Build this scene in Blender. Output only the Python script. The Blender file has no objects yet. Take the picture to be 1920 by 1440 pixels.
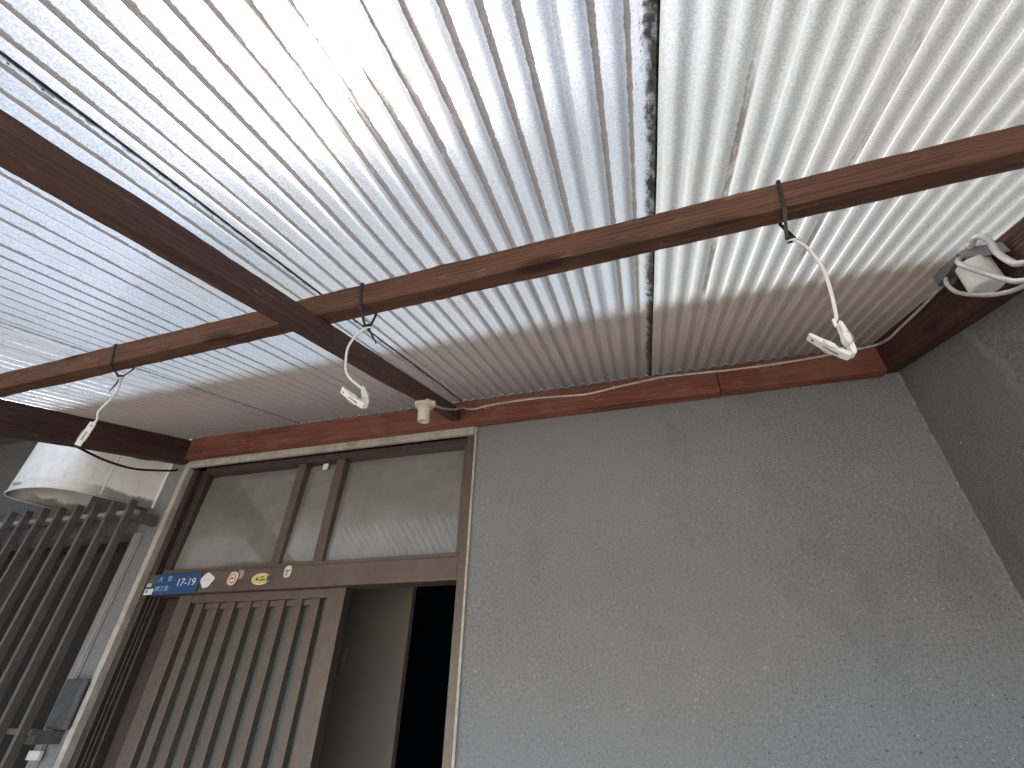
import bpy, bmesh, math, random
from mathutils import Vector, Matrix, noise
random.seed(7)
scn = bpy.context.scene
COL = scn.collection

# ------------------------------------------------------------------ camera
cam = bpy.data.cameras.new("camera")
cam.sensor_width = 36.0
cam.lens = 17.167
cam.clip_start = 0.02
cam.clip_end = 500
camo = bpy.data.objects.new("camera", cam)
COL.objects.link(camo)
Rv = Vector((0.96497329, 0.26172125, 0.01812581))
Uv = Vector((0.13607053, -0.55837187, 0.81835546))
Fv = Vector((-0.22430195, 0.78722477, 0.57442649))
camo.matrix_world = Matrix(((Rv.x, Uv.x, -Fv.x, 0), (Rv.y, Uv.y, -Fv.y, -1.25),
                            (Rv.z, Uv.z, -Fv.z, 1.5), (0, 0, 0, 1)))
scn.camera = camo

# ------------------------------------------------------------------ sky, sun, exposure
SUN = Vector((-0.345, 0.165, 0.924)).normalized()
w = bpy.data.worlds.new("World")
scn.world = w
w.use_nodes = True
nt = w.node_tree
sky = nt.nodes.new("ShaderNodeTexSky")
sky.sky_type = 'NISHITA'
sky.sun_disc = False
sky.sun_elevation = math.asin(SUN.z)
sky.sun_rotation = math.atan2(SUN.x, SUN.y)
sky.dust_density = 4.5
nt.links.new(sky.outputs[0], nt.nodes["Background"].inputs[0])
nt.nodes["Background"].inputs[1].default_value = 0.11
sl = bpy.data.lights.new("sun", 'SUN')
sl.energy = 4.2
sl.angle = math.radians(1.5)
sl.color = (1.0, 0.955, 0.89)
so = bpy.data.objects.new("sun", sl)
COL.objects.link(so)
so.rotation_euler = SUN.to_track_quat('Z', 'Y').to_euler()
so.location = (-3, 1, 9)
vs = scn.view_settings
vs.view_transform = 'Standard'
vs.look = 'None'
vs.gamma = 1
vs.exposure = 3.5
vs.use_curve_mapping = False
cy = scn.cycles
cy.use_denoising = True
cy.max_bounces = 6
cy.diffuse_bounces = 3
cy.glossy_bounces = 4
cy.transmission_bounces = 8
cy.sample_clamp_indirect = 8
cy.use_adaptive_sampling = True
cy.adaptive_threshold = 0.025
cy.caustics_reflective = False

# ------------------------------------------------------------------ material helpers
class NT:
    def __init__(s, name):
        s.m = bpy.data.materials.new(name)
        s.m.use_nodes = True
        s.t = s.m.node_tree
        s.t.nodes.clear()
        s.out = s.n("ShaderNodeOutputMaterial")
    def n(s, k, **kw):
        x = s.t.nodes.new(k)
        for a, b in kw.items():
            setattr(x, a, b)
        return x
    def l(s, a, b):
        s.t.links.new(a, b)
    def put(s, sock, v):
        if hasattr(v, "is_output"):
            s.l(v, sock)
        else:
            sock.default_value = v
    def coord(s, scale=(1, 1, 1), loc=(0, 0, 0), rot=(0, 0, 0), kind="Object"):
        tc = s.n("ShaderNodeTexCoord")
        mp = s.n("ShaderNodeMapping")
        s.l(tc.outputs[kind], mp.inputs[0])
        mp.inputs["Scale"].default_value = scale
        mp.inputs["Location"].default_value = loc
        mp.inputs["Rotation"].default_value = rot
        return mp.outputs[0]
    def world(s, scale=(1, 1, 1), loc=(0, 0, 0)):
        g = s.n("ShaderNodeNewGeometry")
        mp = s.n("ShaderNodeMapping")
        s.l(g.outputs["Position"], mp.inputs[0])
        mp.inputs["Scale"].default_value = scale
        mp.inputs["Location"].default_value = loc
        return mp.outputs[0]
    def noise(s, vec, scale, detail=4, rough=0.55, dist=0.0, out=0):
        x = s.n("ShaderNodeTexNoise")
        s.l(vec, x.inputs["Vector"])
        x.inputs["Scale"].default_value = scale
        x.inputs["Detail"].default_value = detail
        x.inputs["Roughness"].default_value = rough
        x.inputs["Distortion"].default_value = dist
        return x.outputs[out]
    def vor(s, vec, scale, feature='F1', out="Distance", rand=1.0):
        x = s.n("ShaderNodeTexVoronoi", feature=feature)
        s.l(vec, x.inputs["Vector"])
        x.inputs["Scale"].default_value = scale
        x.inputs["Randomness"].default_value = rand
        return x.outputs[out]
    def ramp(s, f, stops, interp='LINEAR'):
        r = s.n("ShaderNodeValToRGB")
        r.color_ramp.interpolation = interp
        e = r.color_ramp.elements
        while len(e) < len(stops):
            e.new(0.5)
        for i, (p, c) in enumerate(stops):
            e[i].position = p
            e[i].color = (c, c, c, 1) if isinstance(c, (int, float)) else (*c, 1)
        s.put(r.inputs[0], f)
        return r.outputs[0]
    def math(s, op, a, b=0.0, c=0.0, clamp=False):
        x = s.n("ShaderNodeMath", operation=op, use_clamp=clamp)
        s.put(x.inputs[0], a)
        s.put(x.inputs[1], b)
        s.put(x.inputs[2], c)
        return x.outputs[0]
    def mix(s, f, a, b, blend='MIX'):
        x = s.n("ShaderNodeMix", data_type='RGBA', blend_type=blend)
        s.put(x.inputs[0], f)
        for i, v in ((6, a), (7, b)):
            if isinstance(v, tuple):
                v = (*v, 1)
            s.put(x.inputs[i], v)
        return x.outputs[2]
    def sep(s, vec):
        x = s.n("ShaderNodeSeparateXYZ")
        s.l(vec, x.inputs[0])
        return x.outputs
    def mr(s, v, a, b, c=0.0, d=1.0, smooth=True):
        x = s.n("ShaderNodeMapRange")
        x.interpolation_type = 'SMOOTHSTEP' if smooth else 'LINEAR'
        s.put(x.inputs[0], v)
        for i, q in enumerate((a, b, c, d)):
            s.put(x.inputs[i + 1], q)
        return x.outputs[0]
    def bump(s, h, strength=0.3, dist=0.01, nrm=None):
        b = s.n("ShaderNodeBump")
        b.inputs["Strength"].default_value = strength
        b.inputs["Distance"].default_value = dist
        s.l(h, b.inputs["Height"])
        if nrm is not None:
            s.l(nrm, b.inputs["Normal"])
        return b.outputs[0]
    def pbr(s, col, rough=0.6, metal=0.0, nrm=None, spec=0.5, trans=0.0, ior=None):
        p = s.n("ShaderNodeBsdfPrincipled")
        s.put(p.inputs["Base Color"], (*col, 1) if isinstance(col, tuple) else col)
        s.put(p.inputs["Roughness"], rough)
        s.put(p.inputs["Metallic"], metal)
        p.inputs["Specular IOR Level"].default_value = spec
        if trans:
            s.put(p.inputs["Transmission Weight"], trans)
        if ior:
            p.inputs["IOR"].default_value = ior
        if nrm is not None:
            s.l(nrm, p.inputs["Normal"])
        return p
    def done(s, sh):
        s.l(sh if hasattr(sh, "is_output") else sh.outputs[0], s.out.inputs[0])
        return s.m


def mat_plain(name, col, rough=0.5, metal=0.0, var=0.25, scale=30, bump=0.1, spec=0.5, dirt=None, dirt_amt=0.4):
    k = NT(name)
    v = k.coord()
    n1 = k.noise(v, scale, 5, 0.6)
    n2 = k.noise(v, scale * 0.22, 4, 0.6)
    c = k.mix(k.mr(n1, 0.3, 0.75), tuple(x * (1 - var) for x in col), tuple(min(1, x * (1 + var * 0.6)) for x in col))
    if dirt:
        c = k.mix(k.math('MULTIPLY', k.mr(n2, 0.45, 0.75), dirt_amt), c, dirt)
    r = k.mr(n2, 0.2, 0.8, max(0.05, rough - 0.1), min(1, rough + 0.12))
    return k.done(k.pbr(c, r, metal, k.bump(n1, bump, 0.002), spec))


def mat_wood(name, light, dark, paint=None, paint_amt=0.6, axis=0, rough=0.75):
    """weathered stained softwood: long grain along `axis`, knots, worn paint"""
    k = NT(name)
    sc = [22, 22, 22]
    sc[axis] = 1.1
    tc = k.n("ShaderNodeTexCoord")
    oi = k.n("ShaderNodeObjectInfo")
    add = k.n("ShaderNodeVectorMath", operation='ADD')
    cmb = k.n("ShaderNodeCombineXYZ")
    rr = k.math('MULTIPLY', oi.outputs["Random"], 13.0)
    for i in range(3):
        k.l(rr, cmb.inputs[i])
    k.l(tc.outputs["Object"], add.inputs[0])
    k.l(cmb.outputs[0], add.inputs[1])
    def mp(s):
        q = k.n("ShaderNodeMapping")
        k.l(add.outputs[0], q.inputs[0])
        q.inputs["Scale"].default_value = s
        return q.outputs[0]
    v = mp(sc)
    g = k.noise(v, 3.2, 6, 0.62, 0.7)
    sc2 = [90, 90, 90]
    sc2[axis] = 2.5
    fine = k.noise(mp(sc2), 3.0, 4, 0.6)
    blot = k.noise(add.outputs[0], 7.0, 4, 0.6)
    ring = k.n("ShaderNodeTexWave", wave_type='BANDS', bands_direction='Z' if axis != 2 else 'X')
    sc3 = [6, 6, 6]
    sc3[axis] = 0.55
    k.l(mp(sc3), ring.inputs["Vector"])
    ring.inputs["Scale"].default_value = 8
    ring.inputs["Distortion"].default_value = 9
    ring.inputs["Detail"].default_value = 3
    gr = k.math('ADD', k.math('MULTIPLY', g, 0.82), k.math('MULTIPLY', ring.outputs[1], 0.18))
    c = k.mix(k.mr(gr, 0.3, 0.68), dark, light)
    if paint:
        c = k.mix(k.math('MULTIPLY', k.mr(k.math('ADD', blot, k.math('MULTIPLY', fine, 0.35)), 0.5, 0.85), paint_amt), c, paint)
    c = k.mix(k.mr(fine, 0.62, 0.8, 0, 0.55), c, tuple(x * 0.35 for x in dark))
    kn = k.n("ShaderNodeTexVoronoi")
    k.l(mp([4.0 if i == axis else 11.0 for i in range(3)]), kn.inputs["Vector"])
    kn.inputs["Scale"].default_value = 1.0
    km = k.math('MULTIPLY', k.mr(kn.outputs["Distance"], 0.24, 0.10), k.math('GREATER_THAN', k.sep(kn.outputs["Color"])[1], 0.5))
    c = k.mix(k.math('MULTIPLY', km, 0.75), c, tuple(x * 0.4 for x in dark))
    wear = k.noise(mp([9 if i == axis else 40 for i in range(3)]), 2.0, 5, 0.7)
    c = k.mix(k.mr(wear, 0.56, 0.74, 0, 0.7), c, tuple(min(1, x * 1.9 + 0.02) for x in light))
    h = k.math('ADD', gr, k.math('MULTIPLY', fine, 0.8))
    return k.done(k.pbr(c, k.mr(blot, 0.3, 0.7, rough - 0.12, rough + 0.12), 0, k.bump(h, 0.55, 0.004), 0.3))


def mat_wall(name, base, patch=False):
    k = NT(name)
    v = k.world()
    big = k.noise(v, 1.7, 5, 0.55)
    mid = k.noise(v, 165, 4, 0.7)
    fin = k.noise(v, 320, 3, 0.7)
    c = k.mix(k.mr(big, 0.3, 0.7), tuple(x * 0.86 for x in base), tuple(x * 1.12 for x in base))
    c = k.mix(k.mr(mid, 0.4, 0.66, 0, 0.7), c, tuple(x * 1.4 for x in base))
    c = k.mix(k.mr(mid, 0.47, 0.30, 0, 0.55), c, tuple(x * 0.5 for x in base))
    c = k.mix(k.mr(fin, 0.52, 0.75, 0, 0.55), c, tuple(x * 0.42 for x in base))
    c = k.mix(k.mr(fin, 0.46, 0.28, 0, 0.5), c, tuple(x * 1.75 for x in base))
    # fine sand speckle: pale and dark grains
    for sc, thr, keep, colr, amt in ((150, 0.22, 0.86, (0.60, 0.58, 0.54), 0.8), (70, 0.12, 0.88, (0.75, 0.73, 0.68), 0.9),
                                     (95, 0.2, 0.88, (0.04, 0.04, 0.04), 0.8), (230, 0.3, 0.72, (0.42, 0.40, 0.37), 0.6)):
        vx = k.n("ShaderNodeTexVoronoi")
        k.l(v, vx.inputs["Vector"])
        vx.inputs["Scale"].default_value = sc
        pick = k.sep(vx.outputs["Color"])[0]
        mk = k.math('MULTIPLY', k.mr(vx.outputs["Distance"], thr, thr * 0.45), k.math('GREATER_THAN', pick, keep))
        c = k.mix(k.math('MULTIPLY', mk, amt), c, colr)
    # slow drift between cool grey paint and warmer, paler rubbed areas, damp blotches
    dr = k.noise(k.world((1, 1, 1), (7, 2, 5)), 1.3, 3, 0.5)
    c = k.mix(k.mr(dr, 0.38, 0.66, 0, 0.42), c, (base[0] * 1.28, base[1] * 1.20, base[2] * 1.08))
    dm = k.noise(k.world((1, 1, 0.55), (1, 9, 3)), 3.1, 6, 0.68)
    c = k.mix(k.mr(dm, 0.52, 0.70, 0, 0.45), c, (base[0] * 0.66, base[1] * 0.69, base[2] * 0.72))
    # chipped flecks in loose clusters, short pale scrapes
    fl = k.vor(k.world((1, 1, 1.5), (2, 2, 2)), 120)
    c = k.mix(k.math('MULTIPLY', k.mr(fl, 0.22, 0.10), k.mr(k.noise(v, 5.5, 4, 0.7), 0.60, 0.68)), c, (0.62, 0.61, 0.57))
    st = k.noise(k.world((9, 9, 34), (4, 0, 1)), 2.2, 3, 0.6)
    c = k.mix(k.math('MULTIPLY', k.mr(st, 0.71, 0.76), 0.5), c, (0.55, 0.54, 0.51))
    # chalky rubbed patches
    ch = k.noise(k.world((1, 1, 1.0), (3, 1, 2)), 4.2, 6, 0.72)
    c = k.mix(k.mr(ch, 0.6, 0.8, 0, 0.32), c, (0.5, 0.49, 0.46))
    h = k.math('ADD', k.math('MULTIPLY', mid, 0.5), k.math('MULTIPLY', fin, 0.8))
    bs = 0.16
    if patch:
        xyz = k.sep(v)
        wob = k.math('MULTIPLY', k.math('SUBTRACT', k.noise(v, 14, 5, 0.6), 0.5), 0.07)
        slope = k.math('MULTIPLY', k.math('SUBTRACT', xyz[2], 2.07), 0.16)
        edge = k.math('ADD', k.math('ADD', xyz[1], wob), k.math('MULTIPLY', slope, -1.0))
        a = k.mr(edge, -0.287, -0.296)
        low = k.mr(k.math('ADD', xyz[2], wob), 1.97, 2.03)
        m = k.math('MULTIPLY', a, low)
        c = k.mix(k.math('MULTIPLY', m, 0.85), c, k.mix(k.mr(k.noise(v, 130, 5, 0.7), 0.4, 0.65), (0.19, 0.19, 0.18), (0.31, 0.30, 0.28)))
        rim = k.math('MULTIPLY', k.mr(k.math('ABSOLUTE', k.math('ADD', edge, 0.30)), 0.02, 0.004), low)
        c = k.mix(k.math('MULTIPLY', rim, 0.4), c, (0.34, 0.33, 0.31))
        h = k.math('ADD', h, k.math('MULTIPLY', m, k.noise(v, 70, 4, 0.7)))
    return k.done(k.pbr(c, 0.88, 0, k.bump(h, bs, 0.003), 0.25))


def mat_sheet(name, stain, tint, seam_side, gloss_lines=False):
    """weathered translucent corrugated plastic; local x across the waves (m), local y along them"""
    PITCH = 0.032
    k = NT(name)
    tc = k.n("ShaderNodeTexCoord")
    oi = k.n("ShaderNodeObjectInfo")
    xyz = k.sep(tc.outputs["Object"])
    x, y = xyz[0], xyz[1]
    off = k.n("ShaderNodeVectorMath", operation='ADD')
    cmb = k.n("ShaderNodeCombineXYZ")
    k.l(k.math('MULTIPLY', oi.outputs["Random"], 31.0), cmb.inputs[0])
    k.l(k.math('MULTIPLY', oi.outputs["Random"], 17.0), cmb.inputs[1])
    k.l(tc.outputs["Object"], off.inputs[0])
    k.l(cmb.outputs[0], off.inputs[1])
    P = off.outputs[0]
    def mp(s):
        q = k.n("ShaderNodeMapping")
        k.l(P, q.inputs[0])
        q.inputs["Scale"].default_value = s
        return q.outputs[0]
    u = k.math('FRACT', k.math('ADD', k.math('DIVIDE', x, PITCH), 100.0))          # 0..1, trough at 0.5
    idx = k.math('FLOOR', k.math('ADD', k.math('DIVIDE', x, PITCH), 100.0))
    wn = k.n("ShaderNodeTexWhiteNoise", noise_dimensions='1D')
    k.l(k.math('ADD', idx, k.math('MULTIPLY', oi.outputs["Random"], 50)), wn.inputs["W"])
    rnd = wn.outputs["Value"]
    d = k.math('ABSOLUTE', k.math('SUBTRACT', u, 0.5))
    along = k.noise(mp((1, 6, 1)), 9, 5, 0.65)
    rag = k.noise(mp((1, 1, 1)), 210, 3, 0.6)
    half = k.math('MULTIPLY_ADD', k.math('SUBTRACT', along, 0.5), 0.14, 0.112)
    half = k.math('MULTIPLY_ADD', k.math('SUBTRACT', rag, 0.5), 0.09, half)
    half = k.math('MULTIPLY_ADD', k.math('SUBTRACT', rnd, 0.5), 0.05, half)
    line = k.mr(k.math('SUBTRACT', half, d), -0.012, 0.02)
    line = k.math('MULTIPLY', line, k.math('MULTIPLY_ADD', k.math('GREATER_THAN', rnd, 1 - stain[0]), stain[1], stain[2]), clamp=True)
    line = k.math('MULTIPLY', line, k.mr(k.noise(mp((8, 2.2, 1)), 4, 4, 0.7), stain[3] - 0.12, stain[3] + 0.06, 0.25, 1.0))
    dust_shade0 = k.mr(k.math('ADD', y, k.math('MULTIPLY', k.math('SUBTRACT', along, 0.5), 0.10)), -0.50, -0.40)
    line = k.math('MULTIPLY', line, k.mr(dust_shade0, 0.0, 1.0, 1.0, 0.3))
    pt = k.noise(mp((1, 1, 1)), 3.0, 4, 0.6)
    # glass-fibre speckle
    sp = k.noise(mp((1, 1, 1)), 430, 2, 0.6)
    sp2 = k.noise(mp((1, 0.25, 1)), 160, 3, 0.6)
    base = k.mix(k.mr(sp, 0.33, 0.67), tuple(t * 0.80 for t in tint), tuple(min(1, t * 1.10) for t in tint))
    base = k.mix(k.mr(sp2, 0.45, 0.75, 0, 0.25), base, (0.18, 0.17, 0.145))
    base = k.mix(k.mr(pt, 0.5, 0.75, 0, 0.3), base, (0.20, 0.18, 0.15))
    brown = k.mix(k.mr(rag, 0.35, 0.7), (0.038, 0.029, 0.024), (0.066, 0.056, 0.050))
    # unwashed dusty film under the eave; edge follows its shadow, paled to brighten shade
    dust_shade = dust_shade0
    base = k.mix(k.math('MULTIPLY', dust_shade, 0.75), base, (0.40, 0.318, 0.225))
    wall_brown = k.mr(k.math('ADD', y, k.math('MULTIPLY', k.math('SUBTRACT', along, 0.5), 0.16)), -0.36, -0.03)  # brown deepens towards the wall end of the sheet
    base = k.mix(k.math('MULTIPLY', wall_brown, 0.55), base, (0.20, 0.155, 0.11))
    c = k.mix(line, base, brown)
    # a thin grey film of washed-down grit and dark specks near the seam and in the laps
    vx = k.n("ShaderNodeTexVoronoi")
    k.l(mp((1, 0.8, 1)), vx.inputs["Vector"])
    vx.inputs["Scale"].default_value = 170
    spot = k.math('MULTIPLY', k.mr(vx.outputs["Distance"], 0.3, 0.12),
                  k.math('GREATER_THAN', k.sep(vx.outputs["Color"])[0], 0.80))
    near = k.mr(x, seam_side[0], seam_side[1], 0, 1)
    c = k.mix(k.math('MULTIPLY', spot, k.math('MULTIPLY_ADD', near, 0.9, 0.03)), c, (0.02, 0.02, 0.016))
    # lichen and soot line in the lap
    lap = k.math('ADD', x, k.math('MULTIPLY', k.math('SUBTRACT', k.noise(mp((1, 0.6, 1)), 75, 5, 0.78), 0.5), 0.036 * seam_side[6]))
    patchy = k.noise(mp((1, 1, 1)), 9, 5, 0.7)
    lap = k.math('ADD', lap, k.math('MULTIPLY', k.math('SUBTRACT', patchy, 0.5), 0.020 * seam_side[6]))
    soot = k.math('MULTIPLY', k.mr(lap, seam_side[2], seam_side[3]), seam_side[4])
    soot = k.math('MULTIPLY', soot, k.mr(k.noise(mp((1, 1, 1)), 38, 4, 0.75), 0.36, 0.52, 0.45, 1.0))
    c = k.mix(k.math('MULTIPLY', soot, 0.95), c, k.mix(k.mr(along, 0.35, 0.6), (0.006, 0.006, 0.005), (0.030, 0.028, 0.019)))
    grn = k.math('MULTIPLY', k.mr(k.math('ABSOLUTE', k.math('SUBTRACT', x, seam_side[5])), 0.012, 0.003), k.mr(pt, 0.35, 0.6))
    c = k.mix(k.math('MULTIPLY', grn, 0.35), c, (0.12, 0.105, 0.07))
    nrm = k.bump(k.math('ADD', sp, k.math('MULTIPLY', sp2, 0.5)), 0.16, 0.0008)
    cT = k.mix(1.0, c, (0.25, 0.25, 0.25), 'MULTIPLY')
    tr = k.n("ShaderNodeBsdfTranslucent")
    k.l(cT, tr.inputs[0])
    rf = k.n("ShaderNodeBsdfRefraction")
    k.l(c, rf.inputs[0])
    rf.inputs["Roughness"].default_value = 0.6
    rf.inputs["IOR"].default_value = 1.12
    df = k.n("ShaderNodeBsdfDiffuse")
    k.l(c, df.inputs[0])
    gl = k.n("ShaderNodeBsdfGlossy")
    gl.inputs["Roughness"].default_value = 0.35
    for q in (tr, df, gl, rf):
        k.l(nrm, q.inputs["Normal"])
    def mx(f, a, b):
        q = k.n("ShaderNodeMixShader")
        k.put(q.inputs[0], f)
        k.l(a.outputs[0], q.inputs[1])
        k.l(b.outputs[0], q.inputs[2])
        return q
    fw = mx(k.math('MULTIPLY', k.math('SUBTRACT', 1.0, k.math('MAXIMUM', k.math('MAXIMUM', line, soot), k.math('MULTIPLY', dust_shade, 0.5))), 0.145), tr, rf)
    bd = mx(0.28, fw, df)
    fr = k.n("ShaderNodeFresnel")
    fr.inputs[0].default_value = 1.35
    return k.done(mx(k.math('MULTIPLY', fr.outputs[0], 0.5), bd, gl))


# ------------------------------------------------------------------ mesh helpers
def link(name, me, mat=None, parent=None, smooth=False):
    if isinstance(me, bmesh.types.BMesh):
        m = bpy.data.meshes.new(name)
        if name != "roof_sheet":
            bmesh.ops.recalc_face_normals(me, faces=me.faces)
        me.to_mesh(m)
        me.free()
        me = m
    o = bpy.data.objects.new(name, me)
    COL.objects.link(o)
    if mat:
        me.materials.clear()
        me.materials.append(mat)
    if smooth:
        for p in me.polygons:
            p.use_smooth = True
    if parent:
        o.parent = parent
    return o

def tag(o, label, cat, group=None, kind=None):
    if label:
        o["label"] = label
    if cat:
        o["category"] = cat
    if group:
        o["group"] = group
    if kind:
        o["kind"] = kind
    return o

def empty(name, loc=(0, 0, 0)):
    o = bpy.data.objects.new(name, None)
    o.empty_display_size = 0.1
    o.location = loc
    COL.objects.link(o)
    return o

def addbox(bm, x0, x1, y0, y1, z0, z1, bev=0.0, M=None):
    r = bmesh.ops.create_cube(bm, size=1)
    vs_ = r["verts"]
    for v in vs_:
        v.co = Vector((x0 + (v.co.x + 0.5) * (x1 - x0), y0 + (v.co.y + 0.5) * (y1 - y0), z0 + (v.co.z + 0.5) * (z1 - z0)))
    es = {e for v in vs_ for e in v.link_edges}
    if bev > 0:
        q = bmesh.ops.bevel(bm, geom=list(es), offset=bev, segments=2, affect='EDGES', profile=0.5)
        vs_ = list({v for f in q["faces"] for v in f.verts} | {v for v in vs_ if v.is_valid})
    if M:
        for v in vs_:
            v.co = M @ v.co
    return vs_

def box(name, x0, x1, y0, y1, z0, z1, mat, parent=None, bev=0.0):
    bm = bmesh.new()
    c = Vector(((x0 + x1) / 2, (y0 + y1) / 2, (z0 + z1) / 2))
    hx, hy, hz = abs(x1 - x0) / 2, abs(y1 - y0) / 2, abs(z1 - z0) / 2
    addbox(bm, -hx, hx, -hy, hy, -hz, hz, min(bev, hx * .8, hy * .8, hz * .8))
    o = link(name, bm, mat, parent)
    o.location = c - (Vector(parent.location) if parent and parent.parent is None else Vector())
    return o

def crom(P, n=8):
    P = [Vector(p) for p in P]
    out = []
    for i in range(len(P) - 1):
        a = P[max(i - 1, 0)]; b = P[i]; c = P[i + 1]; d = P[min(i + 2, len(P) - 1)]
        for j in range(n):
            t = j / n
            out.append(0.5 * ((2 * b) + (c - a) * t + (2 * a - 5 * b + 4 * c - d) * t * t + (3 * b - a - 3 * c + d) * t ** 3))
    out.append(P[-1])
    return out

def addtube(bm, P, r, seg=8, closed=False, cap=True):
    n = len(P)
    rings = []
    t0 = (P[1] - P[0]).normalized()
    up = Vector((0, 0, 1)) if abs(t0.z) < 0.9 else Vector((1, 0, 0))
    nx = t0.cross(up).normalized()
    for i in range(n):
        if closed:
            t = (P[(i + 1) % n] - P[i - 1]).normalized()
        else:
            t = (P[min(i + 1, n - 1)] - P[max(i - 1, 0)]).normalized()
        nx = (nx - t * nx.dot(t)).normalized()
        ny = t.cross(nx)
        rr = r[i] if isinstance(r, (list, tuple)) else r
        rings.append([bm.verts.new(P[i] + (nx * math.cos(a) + ny * math.sin(a)) * rr)
                      for a in (2 * math.pi * j / seg for j in range(seg))])
    m = n if closed else n - 1
    for i in range(m):
        A, B = rings[i], rings[(i + 1) % n]
        for j in range(seg):
            bm.faces.new((A[j], A[(j + 1) % seg], B[(j + 1) % seg], B[j]))
    if cap and not closed:
        bm.faces.new(rings[0][::-1])
        bm.faces.new(rings[-1])

def tube(name, pts, r, mat, parent=None, n=8, seg=8, origin=None):
    P = crom(pts, n)
    o0 = Vector(origin) if origin is not None else P[0].copy()
    P = [p - o0 for p in P]
    bm = bmesh.new()
    addtube(bm, P, r, seg)
    o = link(name, bm, mat, parent, True)
    if parent is None or origin is None:
        o.location = o0 - (Vector(parent.location) if parent else Vector())
    return o

def addprism(bm, pts, axis_vec, thick, M=None):
    """extrude a planar polygon symmetrically along axis_vec"""
    a = Vector(axis_vec) * (thick / 2)
    A = [bm.verts.new(Vector(p) - a) for p in pts]
    B = [bm.verts.new(Vector(p) + a) for p in pts]
    n = len(pts)
    bm.faces.new(A[::-1])
    bm.faces.new(B)
    for i in range(n):
        bm.faces.new((A[i], A[(i + 1) % n], B[(i + 1) % n], B[i]))
    if M:
        for v in A + B:
            v.co = M @ v.co

def addlathe(bm, prof, seg=32, M=None):
    rings = []
    for r, z in prof:
        rings.append([bm.verts.new((r * math.cos(2 * math.pi * j / seg), r * math.sin(2 * math.pi * j / seg), z)) for j in range(seg)])
    for i in range(len(rings) - 1):
        for j in range(seg):
            bm.faces.new((rings[i][j], rings[i][(j + 1) % seg], rings[i + 1][(j + 1) % seg], rings[i + 1][j]))
    if prof[0][0] > 1e-5:
        bm.faces.new(rings[0][::-1])
    if prof[-1][0] > 1e-5:
        bm.faces.new(rings[-1])
    if M:
        for rg in rings:
            for v in rg:
                v.co = M @ v.co

def timber(name, p0, p1, wx, hz, side, mat, parent, rough=0.0012, seed=0, nseg=60):
    """squared timber from p0 to p1 (centre line), local x along it; edges worn, slightly uneven"""
    p0, p1 = Vector(p0), Vector(p1)
    L = (p1 - p0).length
    ex = (p1 - p0).normalized()
    ey = Vector(side)
    ey = (ey - ex * ey.dot(ex)).normalized()
    ez = ex.cross(ey)
    bm = bmesh.new()
    bv = 0.0022
    sec = []
    for sx, sy in ((1, 1), (-1, 1), (-1, -1), (1, -1)):
        for q in range(3):
            t = q / 2 * math.pi / 2
            base = math.atan2(sy, sx) - math.pi / 4
            sec.append((sx * (wx / 2 - bv) + bv * math.cos(base + t), sy * (hz / 2 - bv) + bv * math.sin(base + t)))
    # extra points on the flats so the faces can undulate
    rings = []
    for i in range(nseg + 1):
        x = L * i / nseg
        rg = []
        for (a, b) in sec:
            v = Vector((x, a, b))
            nz = noise.noise_vector(Vector((x * 6 + seed * 7.1, a * 40, b * 40)))
            nz2 = noise.noise_vector(Vector((x * 45 + seed * 3.3, a * 120, b * 120)))
            v.y += nz.y * rough + nz2.y * rough * 0.5
            v.z += nz.z * rough + nz2.z * rough * 0.5
            rg.append(bm.verts.new(v))
        rings.append(rg)
    m = len(sec)
    for i in range(nseg):
        for j in range(m):
            bm.faces.new((rings[i][j], rings[i][(j + 1) % m], rings[i + 1][(j + 1) % m], rings[i + 1][j]))
    bm.faces.new(rings[0][::-1])
    bm.faces.new(rings[-1])
    o = link(name, bm, mat, parent)
    M = Matrix((ex, ey, ez)).transposed().to_4x4()
    M.translation = p0 - (Vector(parent.location) if parent else Vector())
    o.matrix_local = M
    return o

def wall_with_holes(name, axis, xs, zs, holes, f0, f1, mat, parent):
    """solid wall between planes f0 and f1 with rectangular openings; axis 'y': faces along y"""
    xs = sorted(set(xs)); zs = sorted(set(zs))
    bm = bmesh.new()
    def solid(i, j):
        if i < 0 or j < 0 or i >= len(xs) - 1 or j >= len(zs) - 1:
            return False
        cx, cz = (xs[i] + xs[i + 1]) / 2, (zs[j] + zs[j + 1]) / 2
        return not any(h[0] < cx < h[1] and h[2] < cz < h[3] for h in holes)
    cache = {}
    def V(x, f, z):
        kx = (round(x, 5), round(f, 5), round(z, 5))
        if kx not in cache:
            cache[kx] = bm.verts.new((x, f, z) if axis == 'y' else (f, x, z))
        return cache[kx]
    for i in range(len(xs) - 1):
        for j in range(len(zs) - 1):
            if not solid(i, j):
                continue
            a, b, c, d = xs[i], xs[i + 1], zs[j], zs[j + 1]
            for f in (f0, f1):
                bm.faces.new((V(a, f, c), V(b, f, c), V(b, f, d), V(a, f, d)))
            if not solid(i - 1, j):
                bm.faces.new((V(a, f0, c), V(a, f1, c), V(a, f1, d), V(a, f0, d)))
            if not solid(i + 1, j):
                bm.faces.new((V(b, f0, c), V(b, f1, c), V(b, f1, d), V(b, f0, d)))
            if not solid(i, j - 1):
                bm.faces.new((V(a, f0, c), V(b, f0, c), V(b, f1, c), V(a, f1, c)))
            if not solid(i, j + 1):
                bm.faces.new((V(a, f0, d), V(b, f0, d), V(b, f1, d), V(a, f1, d)))
    return link(name, bm, mat, parent)

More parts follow.
